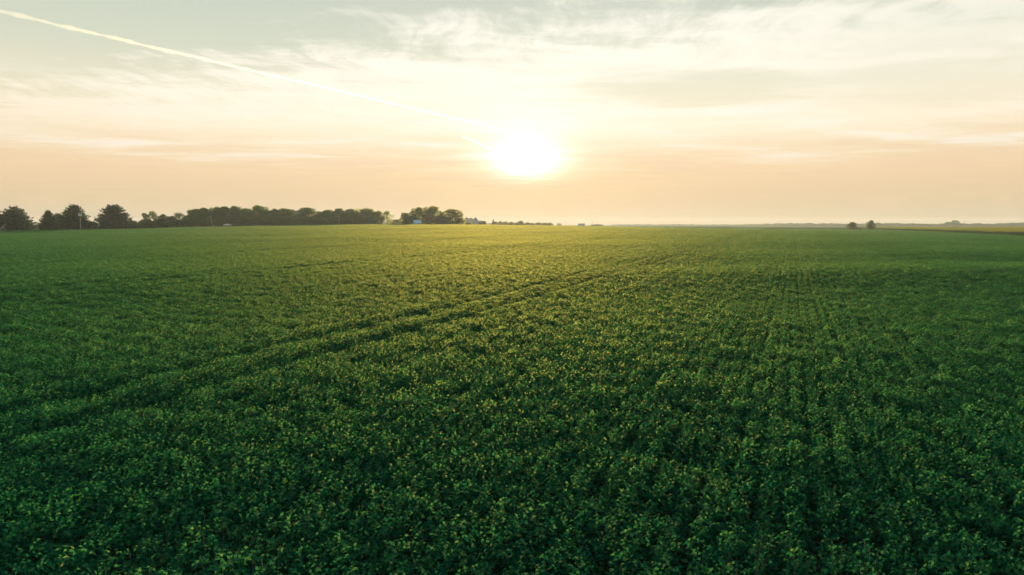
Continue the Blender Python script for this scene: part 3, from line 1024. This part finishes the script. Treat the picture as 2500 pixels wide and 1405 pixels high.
# ------------------------------------------------------------------ utility poles and cables
def utility_pole(px, ytop, D, label, lean=0.0, transformers=0, arm=True, arm_rz=0.0):
    top = W(px, ytop, D)
    z0 = hz(top.x, D)
    H = max(6.5, top.z - z0)
    e = empty('utility_pole', (top.x - math.tan(lean) * H, D, top.z - H), 0)
    e.rotation_euler = (0, lean, arm_rz)
    tag(e, label, 'utility pole', 'utility poles')
    MB().tube([(0, 0, -0.4), (0, 0, H * .5), (0, 0, H)], [0.19, 0.16, 0.12], 10).build('pole', M['pole'], e, True)
    if arm:
        MB().box((0, -0.16, H - 0.55), (2.3, 0.10, 0.13)).build('crossarm', M['pole'], e)
        ins = MB().lathe([(0.0, 0.0), (0.05, 0.0), (0.07, 0.08), (0.04, 0.12), (0.06, 0.17), (0.0, 0.22)], 8).mesh('insulator', M['ceramic'], True)
        for x in (-1.05, -0.45, 0.45, 1.05):
            obj('insulator', ins, None, e, (x, -0.16, H - 0.485))
    for k in range(transformers):
        s = -1 if k == 0 else 1
        tb = MB().lathe([(0.0, 0.0), (0.30, 0.0), (0.32, 0.05), (0.32, 0.95), (0.26, 1.04), (0.0, 1.06)], 14)
        t = tb.build('transformer', M['white'], e, True, (s * 0.52, 0, H - 1.95))
        MB().tube([(0, 0, 1.02), (0, 0, 1.28)], [0.05, 0.03], 6).build('bushing', M['ceramic'], t)
    return top


tops = []
tops.append(utility_pole(195, 518, 328, 'white utility pole with two transformer cans in front of the pines', 0.02, 2))
tops.append(utility_pole(513, 527, 436, 'leaning pale utility pole left of the white car', -0.20, 0))
tops.append(utility_pole(704, 527, 520, 'first pale utility pole right of the white car', -0.03))
tops.append(utility_pole(827, 527.5, 590 - 70, 'bright straight utility pole before the middle of the windbreak', 0.0))
tops.append(utility_pole(902, 531, 560, 'faint utility pole before the right end of the windbreak', 0.0))
tops.append(utility_pole(961, 524, 700, 'thin pole just right of the airy tree', 0.0))
utility_pole(1182, 527, 850, 'thin utility pole just right of the grain bins', 0.0)
utility_pole(1446, 536, 960, 'dark lone utility pole on the skyline right of the sun', 0.0, 0, True, 1.2)
utility_pole(1745, 541.5, 1050, 'short lone utility pole before the pale far woods', 0.0, 0, True, 1.2)
utility_pole(2356, 536.5, 800, 'utility pole standing in the corn at the right', 0.0, 0, True, 1.0)
names = ['from the transformer pole to the leaning pole', 'from the leaning pole to the next pole right', 'between the two poles before the middle windbreak', 'before the right end of the windbreak', 'running from the windbreak end past the airy tree']
for k in range(5):
    a, b = tops[k].copy(), tops[k + 1].copy()
    a.z -= 0.4
    b.z -= 0.4
    pts = [a.lerp(b, t / 14) - Vector((0, 0, 4 * 1.6 * (t / 14) * (1 - t / 14))) for t in range(15)]
    tag(MB().tube(pts, 0.022, 5).build('power_cable', M['cable']), 'thin sagging cable ' + names[k], 'cable', 'power cables')

# ------------------------------------------------------------------ farm buildings
def gable_shed(name, x0, x1, ytop, D, depth, wallh, label, wall, roof, rz=0.0, door=True):
    mid = W((x0 + x1) / 2, ytop, D)
    w = (x1 - x0) / FPX * D
    z0 = hz(mid.x, D) - 0.05
    H = mid.z - z0
    wh = H * wallh
    e = empty(name, (mid.x, D, z0), rz)
    tag(e, label, 'farm building')
    hw, hd = w / 2, depth / 2
    MB().add([(-hw, -hd, 0), (hw, -hd, 0), (hw, hd, 0), (-hw, hd, 0), (-hw, -hd, wh), (hw, -hd, wh), (hw, hd, wh), (-hw, hd, wh), (-hw, 0, H - .12), (hw, 0, H - .12)],
             [[0, 1, 5, 4], [2, 3, 7, 6], [1, 2, 6, 9, 5], [3, 0, 4, 8, 7]]).build('wall', wall, e)
    sl_ = math.hypot(hd, H - wh)
    for s in (-1, 1):
        y1, z1 = s * (hd + 0.35), wh - 0.35 * (H - wh) / hd
        t = 0.10
        MB().add([(-hw - .3, 0, H), (hw + .3, 0, H), (hw + .3, y1, z1), (-hw - .3, y1, z1), (-hw - .3, 0, H - t), (hw + .3, 0, H - t), (hw + .3, y1, z1 - t), (-hw - .3, y1, z1 - t)],
                 [[0, 1, 2, 3], [7, 6, 5, 4], [0, 4, 5, 1], [1, 5, 6, 2], [2, 6, 7, 3], [3, 7, 4, 0]]).build('roof_slope', roof, e)
    if door:
        MB().box((hw * 0.25, -hd - 0.03, wh * 0.4), (min(2.6, w * .4), 0.06, wh * 0.8)).build('door', M['dark'], e)
    MB().box((-hw * 0.5, -hd - 0.03, wh * 0.6), (w * .14, 0.05, wh * 0.28)).build('window', M['glass'], e)
    return e


gable_shed('shed', 1009.5, 1026.5, 538, 612, 7.0, 0.45, 'small pale blue metal shed tucked under the farmstead trees', M['blue'], M['blue'], 0.35)
gable_shed('shed', -30, 12, 545.3, 324, 6.0, 0.62, 'low shed with dark roof and pale walls at the far left under the pines', M['white'], M['darkred'], 0.0)
gable_shed('barn', 1166, 1178, 539.3, 790, 9.0, 0.7, 'low grey shed just right of the grain bins', M['greywall'], M['galv_roof'], 0.1)
gable_shed('barn', 1411.5, 1427.5, 546.3, 1500, 12.0, 0.75, 'long pale hazy barn alone on the skyline right of the sun', M['greywall'], M['galv_roof'], 0.0)


def grain_bin(x0, x1, yap, yeave, D, label):
    ap = W((x0 + x1) / 2, yap, D)
    ev = W((x0 + x1) / 2, yeave, D)
    z0 = hz(ap.x, D)
    rad = (x1 - x0) / 2 / FPX * D
    He, Ha = ev.z - z0, ap.z - z0
    e = empty('grain_bin', (ap.x, D, z0))
    tag(e, label, 'grain bin', 'grain bins')
    prof = []
    n = 22
    for k in range(n + 1):
        prof.append((rad + (0.03 if k % 2 else 0.0), He * k / n))
    MB().lathe(prof, 32).build('wall', M['galv'], e)
    ro = MB().lathe([(rad + 0.12, He - 0.05), (rad * 0.5, He + (Ha - He) * 0.52), (0.35, Ha - 0.25), (0.35, Ha - 0.05), (0.0, Ha)], 24).build('roof', M['galv_roof'], e)
    MB().lathe([(0.42, 0), (0.42, 0.16), (0.0, 0.24)], 12, (0, 0, Ha - 0.05)).build('cap', M['galv'], ro)
    MB().box((rad * 0.3, -rad * 0.965, 1.1), (0.9, 0.14, 1.9)).build('door', M['galv_roof'], e)
    la = MB()
    for s in (-0.2, 0.2):
        la.tube([(-rad * .4 + s, -rad * .93 - .08, 0.5), (-rad * .4 + s, -rad * .93 - .08, He)], 0.025, 4)
    for k in range(int(He / 0.4)):
        la.tube([(-rad * .4 - .2, -rad * .93 - .08, 0.6 + k * .4), (-rad * .4 + .2, -rad * .93 - .08, 0.6 + k * .4)], 0.018, 4)
    la.build('ladder', M['galv'], e)
    return e


grain_bin(1132, 1145, 531, 534.8, 790, 'left of the three grain bins, next to the round tree')
grain_bin(1143.5, 1155, 532, 534.8, 800, 'middle of the three grain bins')
grain_bin(1154, 1167, 531, 537.5, 780, 'right of the three grain bins, with the steepest roof slope')
p = W(1159, 537, 765)
z0 = hz(p.x, 765)
tag(MB().tube([(p.x, 765, z0 - 0.2), (p.x, 765, p.z - .3), (p.x + 0.15, 765.2, p.z)], [0.30, 0.30, 0.26], 10).build('grain_spout', M['white'], None, True), 'pale upright tube standing in front of the right grain bin', 'pipe')


# ------------------------------------------------------------------ white car on the road behind the field edge
def car(px, ytop, D, rz):
    t = W(px, ytop, D)
    z0 = t.z - 1.50
    e = empty('car', (t.x, D, z0), rz)
    tag(e, 'white car passing behind the field edge in front of the dense windbreak', 'car')
    prof = [(-2.2, 0.35), (-2.25, 0.75), (-2.05, 0.98), (-1.55, 1.02), (-0.95, 1.46), (0.35, 1.50), (1.10, 1.05), (1.95, 0.92), (2.22, 0.70), (2.25, 0.35)]
    vs, fs = [], []
    for s, w in ((-1, 0.86), (1, 0.86)):
        for x, z in prof:
            ww = w if z < 1.1 else 0.66
            vs.append((x, s * ww, z))
    n = len(prof)
    for k in range(n - 1):
        fs.append([k, k + 1, n + k + 1, n + k])
    fs += [list(range(n))[::-1], [n + k for k in range(n)], [n - 1, 0, n, 2 * n - 1]]
    MB().add(vs, fs).build('body', M['white'], e)
    for s in (-1, 1):
        MB().add([(-1.38, s * 0.83, 1.06), (0.98, s * 0.83, 1.06), (0.30, s * 0.70, 1.42), (-0.92, s * 0.70, 1.40)], [[0, 1, 2, 3]]).build('side_window', M['glass'], e)
        MB().box((2.21, s * 0.6, 0.74), (0.10, 0.36, 0.14)).build('headlight', M['lamp_white'], e)
        MB().box((-2.22, s * 0.62, 0.84), (0.08, 0.30, 0.16)).build('tail_light', M['lamp_red'], e)
        for x in (-1.35, 1.38):
            wl = empty('wheel', (x, s * 0.80, 0.32))
            wl.rotation_euler = (R(90), 0, 0)
            wl.parent = e
            MB().lathe([(0.19, -0.10), (0.31, -0.10), (0.33, -0.05), (0.33, 0.05), (0.31, 0.10), (0.19, 0.10)], 18).build('tyre', M['rubber'], wl, True)
            MB().lathe([(0.0, -0.08), (0.2, -0.09), (0.2, 0.09), (0.0, 0.08)], 14).build('rim', M['galv'], wl)
    MB().add([(1.07, -0.72, 1.075), (1.07, 0.72, 1.075), (0.42, 0.60, 1.475), (0.42, -0.60, 1.475)], [[0, 1, 2, 3]]).build('windscreen', M['glass'], e)
    MB().add([(-1.5, -0.72, 1.065), (-1.5, 0.72, 1.065), (-1.0, 0.60, 1.44), (-1.0, -0.60, 1.44)], [[0, 1, 2, 3]]).build('rear_window', M['glass'], e)
    return e


car(555, 546.6, 440, 0.15)

# ------------------------------------------------------------------ contrails: thin cloud tubes high in the sky
def contrail_mat(name, dens):
    m, N = mat_new(name)
    pv_ = N.new('ShaderNodeVolumePrincipled')
    pv_.inputs['Color'].default_value = (1, 1, 1, 1)
    pv_.inputs['Density'].default_value = dens
    pv_.inputs['Anisotropy'].default_value = 0.6
    o = N.new('ShaderNodeOutputMaterial')
    m.node_tree.links.new(pv_.outputs[0], o.inputs['Volume'])
    return m


def contrail(pxs, alt, r0, r1, label, dens, seed, n=260):
    r = np.random.default_rng(seed)
    def at(px, py):
        q = W(px, py, 1.0) - Vector((0, 0, CAMZ))
        return q * (alt / q.z) + Vector((0, 0, CAMZ))
    a, b = at(*pxs[0]), at(*pxs[1])
    pts, rad = [], []
    wob = lambda k, s, ph: sum(math.sin(k * f * s + ph * f) / (1 + i) for i, f in enumerate((1.0, 2.3, 4.1, 7.7)))
    for k in range(n + 1):
        f = k / n
        p = a.lerp(b, f)
        amp = 0.13 * r0 * (1 - 0.6 * f)
        p = p + Vector((wob(k, 0.31, 1.0 + seed) * amp, 0, wob(k, 0.27, 2.0 + seed) * amp))
        pts.append(p)
        rr = (r0 + (r1 - r0) * f) * (0.92 + 0.24 * wob(k, 0.53, 4.0 + seed) * (1 - 0.7 * f) + r.normal(0, 0.06))
        if seed % 2:
            rr *= math.sin(math.pi * min(1, f + 0.02)) ** 0.6
        rad.append(max(0.25 * r0 * 0.5, rr))
    o = MB().tube(pts, rad, 12).build('contrail', contrail_mat('contrail_ice', dens))
    tag(o, label, 'contrail')


contrail([(-160, -10), (1300, 334)], 3000.0, 29.0, 24.0, 'long white contrail slanting down from the upper left towards the sun', 0.0075, 2)
contrail([(1128, 332), (1215, 372)], 3000.0, 60.0, 45.0, 'short faint contrail piece just left of the sun', 0.002, 3, 40)
